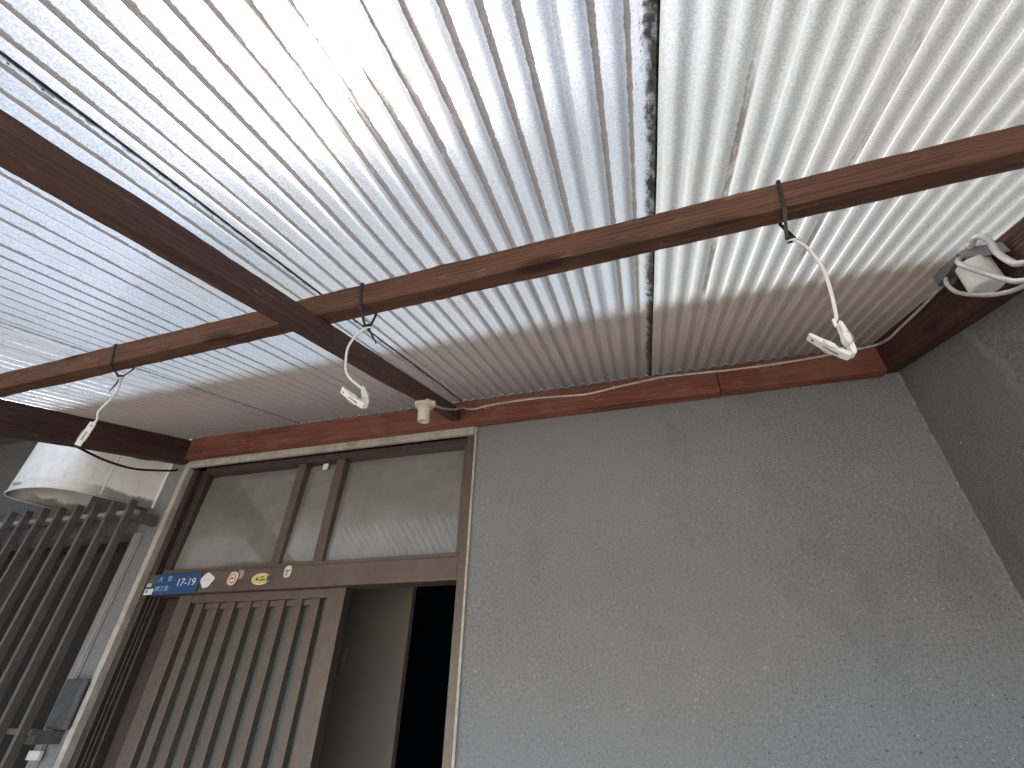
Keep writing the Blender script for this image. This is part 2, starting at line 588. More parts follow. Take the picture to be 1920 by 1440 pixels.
def text_mesh(body, size):
    c = bpy.data.curves.new("lettering", 'FONT')
    c.body = body
    c.size = size
    c.extrude = 0.00025
    c.align_x = 'CENTER'
    c.align_y = 'CENTER'
    o = bpy.data.objects.new("lettering_tmp", c)
    COL.objects.link(o)
    dg = bpy.context.evaluated_depsgraph_get()
    m = bpy.data.meshes.new_from_object(o.evaluated_get(dg))
    bpy.data.objects.remove(o)
    bpy.data.curves.remove(c)
    return m

# ------------------------------------------------------------------ materials
M = {}
M["wall"] = mat_wall("grey_render", (0.217, 0.223, 0.226))
M["leftwall"] = mat_wall("shaded_grey_render", (0.095, 0.098, 0.10))  # front wall render darkened, with the shade put into its colour
M["side2"] = mat_plain("blocker_brown", (0.16, 0.13, 0.105), 0.8, 0, 0.2, 9, 0.2)
M["side"] = mat_wall("dark_grey_render", (0.192, 0.198, 0.200), patch=True)
M["purlin"] = mat_wood("purlin_wood", (0.155, 0.072, 0.042), (0.070, 0.033, 0.022), (0.19, 0.10, 0.06), 0.45)
M["rafter"] = mat_wood("rafter_wood", (0.125, 0.070, 0.052), (0.075, 0.042, 0.034), (0.14, 0.085, 0.065), 0.3)
M["ledger"] = mat_wood("ledger_wood", (0.25, 0.085, 0.054), (0.105, 0.037, 0.027), (0.31, 0.145, 0.095), 0.55)
M["rightbeam"] = mat_wood("right_beam_wood", (0.085, 0.035, 0.025), (0.034, 0.017, 0.014), (0.11, 0.048, 0.032), 0.4)
M["darkbeam"] = mat_wood("beam_wood", (0.07, 0.038, 0.03), (0.035, 0.02, 0.018), (0.12, 0.06, 0.045), 0.3)
M["bronze"] = mat_plain("bronze_aluminium", (0.154, 0.122, 0.096), 0.42, 0.35, 0.12, 40, 0.05, dirt=(0.2, 0.16, 0.13), dirt_amt=0.3)
M["bronze_dark"] = mat_plain("dark_bronze_aluminium", (0.075, 0.054, 0.044), 0.45, 0.3, 0.2, 40, 0.05, dirt=(0.13, 0.1, 0.08), dirt_amt=0.3)
M["slat"] = mat_plain("grille_aluminium", (0.185, 0.166, 0.147), 0.4, 0.4, 0.2, 50, 0.06, dirt=(0.16, 0.13, 0.11), dirt_amt=0.4)
M["trim"] = mat_plain("cream_sealant", (0.52, 0.485, 0.42), 0.6, 0, 0.18, 60, 0.2, dirt=(0.22, 0.19, 0.15), dirt_amt=0.6)
M["steel"] = mat_plain("grey_window_frame", (0.42, 0.41, 0.39), 0.4, 0.3, 0.12, 40, 0.05, dirt=(0.25, 0.23, 0.2), dirt_amt=0.4)
M["white"] = mat_plain("white_plastic", (0.86, 0.85, 0.81), 0.42, 0, 0.06, 40, 0.04, dirt=(0.6, 0.56, 0.46), dirt_amt=0.4)
M["ivory"] = mat_plain("ivory_plastic", (0.74, 0.70, 0.56), 0.42, 0, 0.08, 40, 0.04, dirt=(0.5, 0.44, 0.3), dirt_amt=0.4)
M["wirewhite"] = mat_plain("white_vinyl_wire", (0.84, 0.82, 0.76), 0.45, 0, 0.1, 60, 0.05)
M["spring"] = mat_plain("spring_wire", (0.62, 0.57, 0.45), 0.35, 0.8, 0.15, 80, 0.02)
M["cable"] = mat_plain("grey_cable", (0.60, 0.575, 0.54), 0.55, 0, 0.12, 60, 0.05, dirt=(0.25, 0.2, 0.17), dirt_amt=0.5)
M["black"] = mat_plain("black_nylon", (0.018, 0.018, 0.02), 0.42, 0, 0.3, 60, 0.05)
M["greyplastic"] = mat_plain("grey_plastic", (0.27, 0.275, 0.29), 0.5, 0, 0.12, 50, 0.05, dirt=(0.2, 0.18, 0.16), dirt_amt=0.4)
M["slate"] = mat_plain("slate_plastic", (0.085, 0.088, 0.09), 0.5, 0, 0.2, 70, 0.1, dirt=(0.16, 0.16, 0.15), dirt_amt=0.5)
M["nail"] = mat_plain("rusty_steel", (0.16, 0.085, 0.05), 0.7, 0.3, 0.3, 80, 0.1)
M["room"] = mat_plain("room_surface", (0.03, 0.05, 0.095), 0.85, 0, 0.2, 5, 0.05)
M["innerdoor"] = mat_plain("inner_door_board", (0.23, 0.20, 0.165), 0.55, 0, 0.1, 8, 0.03)
M["pull"] = mat_plain("brass_pull", (0.45, 0.38, 0.26), 0.4, 0.6, 0.1, 40, 0.02)
M["concrete"] = mat_plain("concrete_paving", (0.13, 0.122, 0.112), 0.9, 0, 0.25, 9, 0.3, dirt=(0.2, 0.19, 0.17), dirt_amt=0.5)
M["plaster"] = mat_plain("cream_plaster", (0.62, 0.56, 0.46), 0.9, 0, 0.1, 12, 0.2, dirt=(0.4, 0.36, 0.3), dirt_amt=0.4)
M["tile"] = mat_plain("roof_tile", (0.12, 0.12, 0.125), 0.7, 0, 0.2, 12, 0.2)
M["blue"] = mat_plain("blue_enamel", (0.022, 0.082, 0.22), 0.4, 0, 0.15, 60, 0.04, dirt=(0.06, 0.09, 0.14), dirt_amt=0.5)
M["plate_white"] = mat_plain("white_paint", (0.78, 0.80, 0.80), 0.5, 0, 0.06, 60, 0.02)
M["pale_blue"] = mat_plain("pale_blue_paint", (0.45, 0.62, 0.72), 0.5, 0, 0.06, 60, 0.02)
M["sticker_red"] = mat_plain("red_print", (0.42, 0.10, 0.085), 0.5, 0, 0.15, 80, 0.02)
M["sticker_yellow"] = mat_plain("yellow_print", (0.72, 0.60, 0.16), 0.5, 0, 0.12, 80, 0.02)
M["sticker_cream"] = mat_plain("cream_print", (0.72, 0.68, 0.52), 0.5, 0, 0.08, 80, 0.02)
M["ink"] = mat_plain("dark_print", (0.07, 0.06, 0.045), 0.6, 0, 0.2, 80, 0.02)
M["lime"] = mat_plain("lime_print", (0.55, 0.62, 0.25), 0.5, 0, 0.1, 80, 0.02)

def mat_glass():
    k = NT("figured_glass")
    v = k.coord((1, 1, 1))
    a = k.noise(k.coord((1, 1, 0.35)), 95, 4, 0.6, 1.2)
    b = k.noise(v, 9, 3, 0.5)
    g = k.noise(v, 3.5, 5, 0.65)
    h = k.math('ADD', a, k.math('MULTIPLY', b, 0.6))
    col = k.mix(k.mr(g, 0.35, 0.7), (0.21, 0.205, 0.175), (0.31, 0.30, 0.265))
    p = k.pbr(col, 0.02, 0, k.bump(h, 0.016, 0.003), 1.0, 0.12, 1.52)
    p.inputs["Coat Weight"].default_value = 1.0
    p.inputs["Coat IOR"].default_value = 1.75
    p.inputs["Coat Roughness"].default_value = 0.02
    return k.done(p)
M["glass"] = mat_glass()

def mat_pane(name, col, rough):
    k = NT(name)
    v = k.coord((1, 1, 0.4))
    a = k.noise(v, 120, 3, 0.6)
    return k.done(k.pbr(col, rough, 0, k.bump(a, 0.15, 0.002), 0.5, 0.25, 1.5))
M["pane"] = mat_pane("frosted_pane", (0.16, 0.17, 0.16), 0.4)
M["pane_dark"] = mat_pane("dark_pane", (0.035, 0.033, 0.03), 0.25)

def mat_hood():
    k = NT("ivory_hood_metal")
    v = k.world()
    xyz = k.sep(v)
    n = k.noise(v, 26, 5, 0.65)
    n2 = k.noise(k.world((1, 1, 0.2)), 60, 5, 0.6)
    c = k.mix(k.mr(n, 0.35, 0.75, 0, 0.5), (0.80, 0.785, 0.73), (0.62, 0.58, 0.49))
    c = k.mix(k.mr(n2, 0.55, 0.8, 0, 0.4), c, (0.42, 0.37, 0.28))
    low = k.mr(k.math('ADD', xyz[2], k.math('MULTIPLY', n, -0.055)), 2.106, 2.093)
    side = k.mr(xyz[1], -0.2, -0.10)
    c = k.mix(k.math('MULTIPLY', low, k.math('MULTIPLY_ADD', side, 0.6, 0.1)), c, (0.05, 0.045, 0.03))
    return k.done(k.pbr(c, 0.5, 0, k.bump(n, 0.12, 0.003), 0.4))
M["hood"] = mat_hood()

# ------------------------------------------------------------------ ground and lane
bm = bmesh.new()
bmesh.ops.create_grid(bm, x_segments=2, y_segments=2, size=60)
g = link("ground", bm, M["concrete"])
tag(g, None, None, kind="structure")

# ------------------------------------------------------------------ the house
house = empty("house", (0, 0, 0))
tag(house, "grey rendered house with a brown sliding entrance door under the canopy", "house")
DX0, DX1, DZ1 = -1.548, -0.468, 2.238          # door opening
WX1, WZ0, WZ1 = -1.636, 0.9, 2.012             # window opening, right edge and head
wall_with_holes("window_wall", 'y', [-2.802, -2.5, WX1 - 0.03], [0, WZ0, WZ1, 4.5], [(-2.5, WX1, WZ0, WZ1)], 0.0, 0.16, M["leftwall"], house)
wall_with_holes("front_wall", 'y', [WX1 - 0.03, WX1, DX0, DX1, 0.69], [0, WZ0, WZ1, DZ1, 4.5],
                [(DX0, DX1, 0, DZ1), (-2.5, WX1, WZ0, WZ1)], 0.0, 0.16, M["wall"], house)
wall_with_holes("wing_wall", 'x', [-2.2, 0.0], [0, 4.5], [], 0.69, 0.86, M["side"], house)
wall_with_holes("wing_wall", 'x', [-3.2, 0.0], [0, 3.3], [], -3.0, -2.8, M["side2"], house)  # added unseen wall, blocks light coming from the left
box("unseen_shade_slab", -2.795, -1.83, -0.95, -0.0005, 2.47, 2.52, M["tile"], house)  # unseen slab added to shade the wall left of the canopy
box("eave", -2.6, 0.95, -0.03, 0.5, 4.501, 4.6, M["tile"], house)
# lighter bead of filler in the inner corner
bm = bmesh.new()
pr = []
nz_ = 110
for i in range(nz_ + 1):
    z = 0.02 + 2.25 * i / nz_
    a = 0.0046 + 0.0040 * noise.noise(Vector((z * 26, 3, 1)))
    b = 0.0046 + 0.0040 * noise.noise(Vector((z * 26, 7, 4)))
    pr.append([bm.verts.new((0.6895, -0.0005, z)), bm.verts.new((0.69 - a, -0.0005, z)),
               bm.verts.new((0.69 - a * 0.5, -b * 0.5, z)), bm.verts.new((0.6895, -b, z))])
for i in range(nz_):
    for j in range(4):
        bm.faces.new((pr[i][j], pr[i][(j + 1) % 4], pr[i + 1][(j + 1) % 4], pr[i + 1][j]))
M["filler"] = mat_plain("corner_filler", (0.30, 0.30, 0.285), 0.9, 0, 0.35, 90, 0.3, dirt=(0.16, 0.16, 0.155), dirt_amt=0.8)
link("corner_filler", bm, M["filler"], house)
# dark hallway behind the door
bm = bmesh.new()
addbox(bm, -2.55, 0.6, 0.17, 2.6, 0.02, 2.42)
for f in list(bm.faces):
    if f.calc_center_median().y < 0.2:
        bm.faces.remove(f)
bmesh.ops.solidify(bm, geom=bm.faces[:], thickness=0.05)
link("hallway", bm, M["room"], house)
# white sealant trims round the door
box("door_trim", -1.566, -1.546, -0.012, 0.03, 0.0, 2.262, M["trim"], house, 0.002)
box("door_trim", -0.4695, -0.4625, -0.010, 0.03, 0.0, 2.262, M["trim"], house, 0.0015)
box("door_trim", -1.5455, -0.470, -0.014, 0.03, 2.238, 2.262, M["trim"], house, 0.002)
# frame
box("door_frame", -1.5455, -1.522, 0.010, 0.13, 0.0, 2.2375, M["bronze_dark"], house, 0.002)
box("door_frame", -1.5218, -1.4875, 0.030, 0.13, 0.0, 2.2375, M["bronze_dark"], house, 0.002)
for xx in (-1.513, -1.498):
    box("door_frame_rib", xx, xx + 0.004, 0.018, 0.0298, 0.0, 1.8105, M["bronze_dark"], house, 0.0005)
box("door_frame", -0.494, -0.470, -0.004, 0.13, 0.0, 2.2375, M["bronze"], house, 0.002)
box("door_frame", -1.4868, -0.4942, 0.008, 0.13, 2.214, 2.2375, M["bronze_dark"], house, 0.002)
box("door_frame", -1.4868, -0.4942, 0.0, 0.056, 1.811, 1.873, M["bronze"], house, 0.003)
box("door_frame", -1.4868, -0.4942, 0.006, 0.05, 1.8735, 1.884, M["bronze"], house, 0.001)
box("door_frame", -0.505, -0.4942, 0.004, 0.05, 1.8845, 2.2135, M["bronze"], house, 0.001)
box("door_frame", -1.4868, -1.476, 0.016, 0.05, 1.8845, 2.2135, M["bronze_dark"], house, 0.001)
# transom: three figured panes and two mullions
tw = empty("transom_window", (-1.0, 0.03, 1.884))
tw.parent = house
def sub(name, x0, x1, y0, y1, z0, z1, mat, par, bev=0.001):
    o = box(name, x0, x1, y0, y1, z0, z1, mat, None, bev)
    o.location -= Vector(par.location)
    o.parent = par
    return o
for a, b in ((-1.4755, -1.1005), (-1.0715, -0.9565), (-0.9245, -0.5055)):
    # the old sash leans back a little at the top
    sub("pane", a, b, 0.034, 0.039, 1.8845, 2.2135, M["glass"], tw, 0).rotation_euler = (-math.radians(2.7), 0, 0)
for a, b in ((-1.100, -1.072), (-0.956, -0.925)):
    sub("mullion", a, b, 0.012, 0.05, 1.8845, 2.2135, M["bronze"], tw, 0.0015)
sub("latch_tab", -1.016, -0.998, 0.026, 0.0338, 2.190, 2.2125, M["white"], tw, 0.002)
# sliding door leaf in front
def leaf(x0, x1, y0, slats, mat, n0, pitch, swid):
    e = empty("sliding_door", (x0, y0, 0.03))
    e.parent = house
    zt = 1.8105
    sub("stile", x0, x0 + 0.047, y0, y0 + 0.034, 0.03, zt, mat, e, 0.0015)
    sub("stile", x1 - 0.056, x1, y0, y0 + 0.034, 0.03, zt, mat, e, 0.0015)
    sub("rail", x0 + 0.0472, x1 - 0.0562, y0 + 0.002, y0 + 0.032, 1.786, zt, mat, e, 0.0015)
    sub("rail", x0 + 0.0472, x1 - 0.0562, y0 + 0.002, y0 + 0.032, 0.03, 0.12, mat, e, 0.0015)
    sub("pane", x0 + 0.0474, x1 - 0.0564, y0 + 0.026, y0 + 0.030, 0.1205, 1.7855, M["pane"], e, 0)
    for i in range(slats):
        c = n0 + pitch * i
        sub("slat", c - swid / 2, c + swid / 2, y0 + 0.0035, y0 + 0.0255, 0.1205, 1.7855, mat, e, 0.001)
    for i in range(slats - 1):
        c = n0 + pitch * (i + 0.5)
        sub("spacer", c - pitch / 2 + swid / 2 + 0.0002, c + pitch / 2 - swid / 2 - 0.0002, y0 + 0.012, y0 + 0.0255, 1.770, 1.7852, mat, e, 0)
    return e
leaf(-1.398, -0.829, 0.018, 8, M["bronze"], -1.318, 0.0567, 0.028)
leaf(-1.486, -0.92, 0.058, 3, M["bronze_dark"], -1.424, 0.0567, 0.018)
# inner board door in the hall
idr = empty("inner_door", (-0.95, 0.41, 0))
idr.parent = house
sub("board", -1.35, -0.812, 0.40, 0.43, 0.03, 2.10, M["innerdoor"], idr, 0.002)
sub("pull", -1.034, -1.024, 0.388, 0.3995, 1.632, 1.708, M["pull"], idr, 0.001)
sub("lintel", -1.6, 0.2, 0.44, 0.50, 1.96, 2.3, M["innerdoor"], idr, 0.002)
# window behind the grille
wn_ = empty("window", (-2.2, 0.03, 1.4))
wn_.parent = house
sub("jamb", -1.6625, -1.6365, -0.010, 0.10, 0.9, 2.0115, M["steel"], wn_, 0.0015)
sub("jamb", -1.6365 + 0.0005, -1.631, -0.006, -0.0005, 0.9, 2.0115, M["steel"], wn_, 0.0005)
sub("head", -2.4995, -1.663, -0.004, 0.10, 1.985, 2.0115, M["bronze_dark"], wn_, 0.0015)
sub("sash_stile", -2.20, -2.155, 0.03, 0.06, 0.9, 1.9848, M["bronze_dark"], wn_, 0.001)
sub("pane", -2.4995, -2.2002, 0.045, 0.05, 0.9, 1.9848, M["pane_dark"], wn_, 0)
sub("pane", -2.1548, -1.6628, 0.045, 0.05, 0.9, 1.9848, M["pane_dark"], wn_, 0)

# ------------------------------------------------------------------ canopy
can = empty("canopy", (0, 0, 2.0))
tag(can, "lean-to canopy of clear corrugated sheets on red-brown timbers above the door", "canopy")
SL = 0.304
def roofz(y):
    return 2.360 + SL * y
# ledger boards on the wall
def board(x0, x1, z0, z1, seed):
    return timber("ledger", (x0, -0.019, (z0 + z1) / 2), (x1, -0.019, (z0 + z1) / 2), 0.034, z1 - z0, (0, 1, 0), M["ledger"], can, 0.0008, seed)
board(-1.556, 0.2485, 2.263, 2.343, 1)
board(0.2515, 0.651, 2.2645, 2.345, 2)
# purlin
py = lambda x: -0.7075 - 0.0596 * (x + 0.51)
pz = lambda x: roofz(py(x)) - 0.0215
timber("purlin", (-1.9, py(-1.9), pz(-1.9)), (0.652, py(0.652), pz(0.652)), 0.040, 0.040, (0, math.cos(0.295), math.sin(0.295)), M["purlin"], can, 0.0021, 3, 160)
# second purlin beyond the frame, near the drip edge
timber("purlin", (-1.9, -1.322, roofz(-1.322) - 0.0215), (0.652, -1.322, roofz(-1.322) - 0.0215), 0.040, 0.040, (0, math.cos(0.295), math.sin(0.295)), M["purlin"], can, 0.0013, 8, 80)
# rafter
rz = lambda y: 1.948 + 0.325 * (y + 1.163) - 0.019
timber("rafter", (-0.5240, -0.037, rz(-0.037)), (-0.5240, -1.345, rz(-1.345)), 0.029, 0.038, (1, 0, 0), M["rafter"], can, 0.0015, 4, 120)
# side beams
zb = lambda y: 2.253 + 0.306 * (y + 0.067) + 0.0285
timber("side_beam", (-1.579, -0.002, zb(-0.002)), (-1.579, -1.35, zb(-1.35)), 0.045, 0.084, (1, 0, 0), M["darkbeam"], can, 0.001, 5, 90)
zc = lambda y: 2.257 + 0.318 * (y + 0.061) + 0.044
timber("side_beam", (0.671, -0.001, zc(-0.001)), (0.671, -1.35, zc(-1.35)), 0.037, 0.087, (1, 0, 0), M["rightbeam"], can, 0.001, 6, 90)
box("leak_block_strip", -1.55, 0.65, -0.0055, -0.0005, 2.3455, 2.40, M["black"], can)  # black strip added to stop light leaking through the wave gaps
# nail heads in the ledgers
for (x, z) in ((-1.51, 2.31), (-1.51, 2.295), (-1.12, 2.30), (-0.80, 2.285), (-0.40, 2.31), (-0.385, 2.285), (0.06, 2.30), (0.31, 2.29), (0.56, 2.30)):
    bm = bmesh.new()
    addlathe(bm, [(0.0, 0.0), (0.0028, 0.0002), (0.0034, -0.0012)], 12, Matrix.Rotation(math.pi / 2, 4, 'X'))
    o = link("nail_head", bm, M["nail"], can, True)
    o.location = Vector((x, -0.0368, z)) - can.location

# corrugated sheets
PITCH = 0.032
def sheet(x0, x1, lift, mat, ytop, ybot, xs):
    bm = bmesh.new()
    L = (ytop - ybot) / math.cos(math.atan(SL))
    nx = int(round((x1 - x0 - xs) / PITCH * 14))
    ny = 70
    rows = []
    for j in range(ny + 1):
        t = j / ny
        row = []
        for i in range(nx + 1):
            x = xs + (x1 - x0 - xs) * i / nx
            zz = 0.0049 * math.cos(2 * math.pi * x / PITCH) + 0.0049
            s = L * t
            xw = x0 + x
            wob = 0.0016 * noise.noise(Vector((xw * 4, s * 3, 2.0))) + 0.0005 * noise.noise(Vector((xw * 30, s * 12, 5.0)))
            row.append(bm.verts.new((x + 0.0008 * noise.noise(Vector((xw * 8, s * 5, 9.0))), -s, zz + wob)))
        rows.append(row)
    for j in range(ny):
        for i in range(nx):
            bm.faces.new((rows[j][i], rows[j][i + 1], rows[j + 1][i + 1], rows[j + 1][i]))
    o = link("roof_sheet", bm, mat, can, True)
    o.location = Vector((x0, ytop, roofz(ytop) + lift)) - can.location
    o.rotation_euler = (math.atan(SL), 0, 0)
    return o
# stain = (share of waves stained, extra, base); seam = (speck from,to, soot from,to, soot amount, lichen x)
W_ = 0.608 + 0.014
WL = 0.608 + 0.0255
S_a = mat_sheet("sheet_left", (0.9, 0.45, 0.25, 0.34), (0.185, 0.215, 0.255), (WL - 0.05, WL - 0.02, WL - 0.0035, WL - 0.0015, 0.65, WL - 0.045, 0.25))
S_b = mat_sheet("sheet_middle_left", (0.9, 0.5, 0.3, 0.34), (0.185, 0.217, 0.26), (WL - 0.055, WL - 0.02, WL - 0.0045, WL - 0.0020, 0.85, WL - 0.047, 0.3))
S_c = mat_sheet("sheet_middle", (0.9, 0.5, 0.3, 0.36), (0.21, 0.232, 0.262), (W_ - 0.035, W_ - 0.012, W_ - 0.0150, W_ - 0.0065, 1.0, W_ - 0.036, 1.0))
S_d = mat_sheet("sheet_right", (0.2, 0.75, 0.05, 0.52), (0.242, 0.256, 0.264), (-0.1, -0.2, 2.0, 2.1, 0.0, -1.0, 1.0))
YT, YB = -0.006, -1.36
# the laps step up towards the right: each sheet tucks under its right neighbour
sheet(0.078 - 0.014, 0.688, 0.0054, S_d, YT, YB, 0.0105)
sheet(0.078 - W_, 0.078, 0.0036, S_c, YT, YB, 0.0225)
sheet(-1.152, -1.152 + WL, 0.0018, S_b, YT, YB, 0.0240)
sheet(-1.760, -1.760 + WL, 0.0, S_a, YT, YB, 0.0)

# ------------------------------------------------------------------ vent hood and neighbours
hood = empty("vent_hood", (-1.83, 0, 2.09))
tag(hood, "stained ivory half-oval vent hood on the wall above the window grille", "vent hood")
HP = crom([(-1.648, 0.0, 0), (-1.685, -0.066, 0), (-1.721, -0.130, 0), (-1.760, -0.190, 0), (-1.812, -0.228, 0), (-1.885, -0.243, 0), (-1.960, -0.240, 0),
           (-2.012, -0.224, 0), (-2.034, -0.192, 0), (-2.022, -0.140, 0), (-1.992, -0.070, 0), (-1.962, 0.0, 0)], 10)
def hood_curve(t, grow=0.0):
    f = t * (len(HP) - 1)
    i = min(int(f), len(HP) - 2)
    p = HP[i].lerp(HP[i + 1], f - i)
    d = (HP[i + 1] - HP[i]).normalized()
    return (p.x - d.y * -grow, min(p.y + d.x * grow, 0.0))
bm = bmesh.new()
NH = 110
for inner in (0, 1):
    pass
rg = []
for i in range(NH + 1):
    xo, yo = hood_curve(i / NH)
    xi, yi = hood_curve(i / NH, -0.0015)
    zt_ = 2.34
    z0 = 2.098
    rg.append([bm.verts.new((xo + 1.83, yo, z0 - 2.09)), bm.verts.new((xo + 1.83, yo, zt_ - 2.09)),
               bm.verts.new((xi + 1.83, yi, zt_ - 2.09)), bm.verts.new((xi + 1.83, yi, z0 - 2.09))])
for i in range(NH):
    for j in range(4):
        bm.faces.new((rg[i][j], rg[i][(j + 1) % 4], rg[i + 1][(j + 1) % 4], rg[i + 1][j]))
link("shell", bm, M["hood"], hood, False)
# rolled rim
P = []
for i in range(NH + 1):
    a, b = hood_curve(i / NH, 0.001)
    P.append(Vector((a + 1.83, b, 2.0975 - 2.09)))
bm = bmesh.new()
addtube(bm, P, 0.0035, 8)
link("rim", bm, M["hood"], hood, True)
# top cap
bm = bmesh.new()
top = [bm.verts.new((hood_curve(i / NH)[0] + 1.83, hood_curve(i / NH)[1], 0.2505)) for i in range(NH + 1)]
bm.faces.new(top)
bmesh.ops.solidify(bm, geom=bm.faces[:], thickness=0.002)
link("cap", bm, M["hood"], hood)
# side seam and wall flange
sx, sy = hood_curve(0.185, 0.0012)
box("seam", sx - 0.002, sx + 0.002, sy - 0.003, sy + 0.003, 2.10, 2.338, M["white"], hood, 0.001)
box("flange", -1.652, -1.638, -0.004, -0.0005, 2.098, 2.338, M["white"], hood, 0.001)
# faded maker's badge on the nose
bx_, by_ = hood_curve(0.53, 0.0015)
box("badge", bx_ - 0.018, bx_ + 0.018, by_ - 0.002, by_ + 0.001, 2.112, 2.12, M["greyplastic"], hood, 0.0005)

c_ = tube("black_cable", [(-1.598, -0.40, 2.19), (-1.602, -0.379, 2.163), (-1.600, -0.333, 2.158), (-1.600, -0.246, 2.158), (-1.600, -0.157, 2.172), (-1.602, -0.07, 2.205), (-1.606, -0.012, 2.232), (-1.607, -0.0025, 2.24)], 0.0038, M["black"])
tag(c_, "black cable drooping in front of the ivory vent hood", "cable")
c_ = tube("thin_black_cable", [(-1.600, -0.30, 2.215), (-1.602, -0.25, 2.202), (-1.604, -0.15, 2.212), (-1.608, -0.05, 2.252), (-1.61, -0.003, 2.27)], 0.0018, M["black"])
tag(c_, "thin dark lead tucked under the beam above the drooping black cable", "cable")

gr = empty("window_grille", (-2.0, 0, 0.85))
tag(gr, "brown aluminium window grille of upright slats left of the door", "grille")
def gsub(name, *a, **kw):
    o = box(name, *a[:6], a[6], None, kw.get("bev", 0.001))
    o.location -= Vector(gr.location)
    o.parent = gr
    return o
for i in range(11):
    xr = -1.598 - 0.0765 * i
    gsub("slat", xr - 0.011, xr, -0.114, -0.090, 0.84, 2.085 + 0.002 * math.sin(i * 3), M["slat"])
for z in (2.045, 1.46, 0.95):
    gsub("rail", -2.45, -1.592, -0.0895, -0.074, z, z + 0.013, M["steel"] if z > 2 else M["slat"])
gsub("rail", -2.45, -1.5915, -0.0735, -0.060, 2.038, 2.060, M["slat"])
for z in (2.03, 1.44, 0.95):
    gsub("bracket", -1.618, -1.592, -0.0738 if z < 2 else -0.0595, -0.0005, z, z + 0.03, M["slat"])
gsub("bracket_plate", -1.66, -1.6195, -0.022, -0.0108, 1.405, 1.425, M["white"])

bx = empty("intercom_box", (-1.597, 0, 1.53))
tag(bx, "dark slate plastic box fixed to the wall strip between grille and door", "intercom")
bm = bmesh.new()
addprism(bm, [(-0.036, -0.001, 0), (-0.036, -0.026, 0), (-0.028, -0.032, 0), (0.026, -0.032, 0), (0.034, -0.022, 0), (0.034, -0.0125, 0), (0.026, -0.0125, 0), (0.026, -0.001, 0)], (0, 0, 1), 0.116)
bmesh.ops.bevel(bm, geom=bm.edges[:], offset=0.0015, segments=2, affect='EDGES')
link("case", bm, M["slate"], bx)
o = box("cover", -0.030, 0.024, -0.0345, -0.0322, -0.054, 0.054, M["slate"], None, 0.001)
o.parent = bx
o = box("side_strip", 0.0342, 0.0355, -0.021, -0.0135, -0.052, 0.052, M["black"], None, 0.0005)
o.parent = bx

# ------------------------------------------------------------------ address plate
pl = empty("address_plate", (-1.42, -0.004, 1.839))
tag(pl, "blue enamel address plate reading 17-19 on the door frame", "plate")
bm = bmesh.new()
addbox(bm, -0.098, 0.098, -0.0015, 0.0015, -0.030, 0.030, 0.0006)
link("panel", bm, M["blue"], pl)
def letter(body, size, x, z, mat, parent, y=-0.0019, sx=1.0):
    m = text_mesh(body, size)
    o = link("lettering", m, mat, parent)
    o.rotation_euler = (math.pi / 2, 0, 0)
    o.scale = (sx, 1, 1)
    o.location = (x, y, z)
    return o
letter("17-19", 0.031, 0.050, 0.002, M["plate_white"], pl, sx=1.0)
letter("大", 0.017, -0.050, 0.014, M["pale_blue"], pl)
letter("宮", 0.017, -0.016, 0.014, M["pale_blue"], pl)
letter("四丁目", 0.0165, -0.034, -0.014, M["pale_blue"], pl)
o = box("corner_label", -0.096, -0.064, -0.0022, -0.0016, -0.029, -0.012, M["plate_white"], None, 0)
o.parent = pl
o = box("label_ink", -0.092, -0.082, -0.0026, -0.0023, -0.024, -0.015, M["greyplastic"], None, 0)
o.parent = pl
o = box("label_badge", -0.095, -0.078, -0.0030, -0.0018, -0.006, 0.004, M["lime"], None, 0)
o.parent = pl
o = box("worn_patch", -0.097, -0.060, -0.0021, -0.0016, 0.005, 0.0294, M["slate"], None, 0)
o.parent = pl

# ------------------------------------------------------------------ stickers on the door head
def sticker(name, cx, cz, pts, mat, label, extra=(), y=-0.0008):
    e = empty(name, (cx, y, cz))
    tag(e, label, "sticker", "stickers on the door head")
    bm = bmesh.new()
    addprism(bm, [(a, 0, b) for a, b in pts], (0, 1, 0), 0.0010)
    link("backing", bm, mat, e)
    for i, (nm, q, m2) in enumerate(extra):
        bm = bmesh.new()
        addprism(bm, [(a, -0.0010 - 0.0004 * i, b) for a, b in q], (0, 1, 0), 0.0004)
        link(nm, bm, m2, e)
    return e
def oval(rx, rz_, cx=0, cz=0, n=24, rot=0.0, p=1.0):
    out = []
    for i in range(n):
        t = 2 * math.pi * i / n
        a = rx * math.copysign(abs(math.cos(t)) ** p, math.cos(t))
        b = rz_ * math.copysign(abs(math.sin(t)) ** p, math.sin(t))
        out.append((cx + a * math.cos(rot) - b * math.sin(rot), cz + a * math.sin(rot) + b * math.cos(rot)))
    return out
sticker("diamond_sticker", -1.300, 1.845, [(-0.027, 0.001), (-0.022, 0.007), (-0.006, 0.022), (0.001, 0.022), (0.026, 0.008), (0.027, 0.002), (0.012, -0.020), (-0.004, -0.023)],
        M["plate_white"], "blank white diamond-shaped sticker next to the blue address plate",
        [("faint_print", [(-0.010, -0.002), (-0.010, -0.001), (0.012, 0.004), (0.012, 0.003)], M["steel"])])
sticker("rounded_sticker", -1.183, 1.856, oval(0.014, 0.015, p=0.7), M["sticker_red"], "red-rimmed grey sticker tucked behind another, third from the plate",
        [("face", oval(0.0115, 0.0125, p=0.7), M["steel"])])
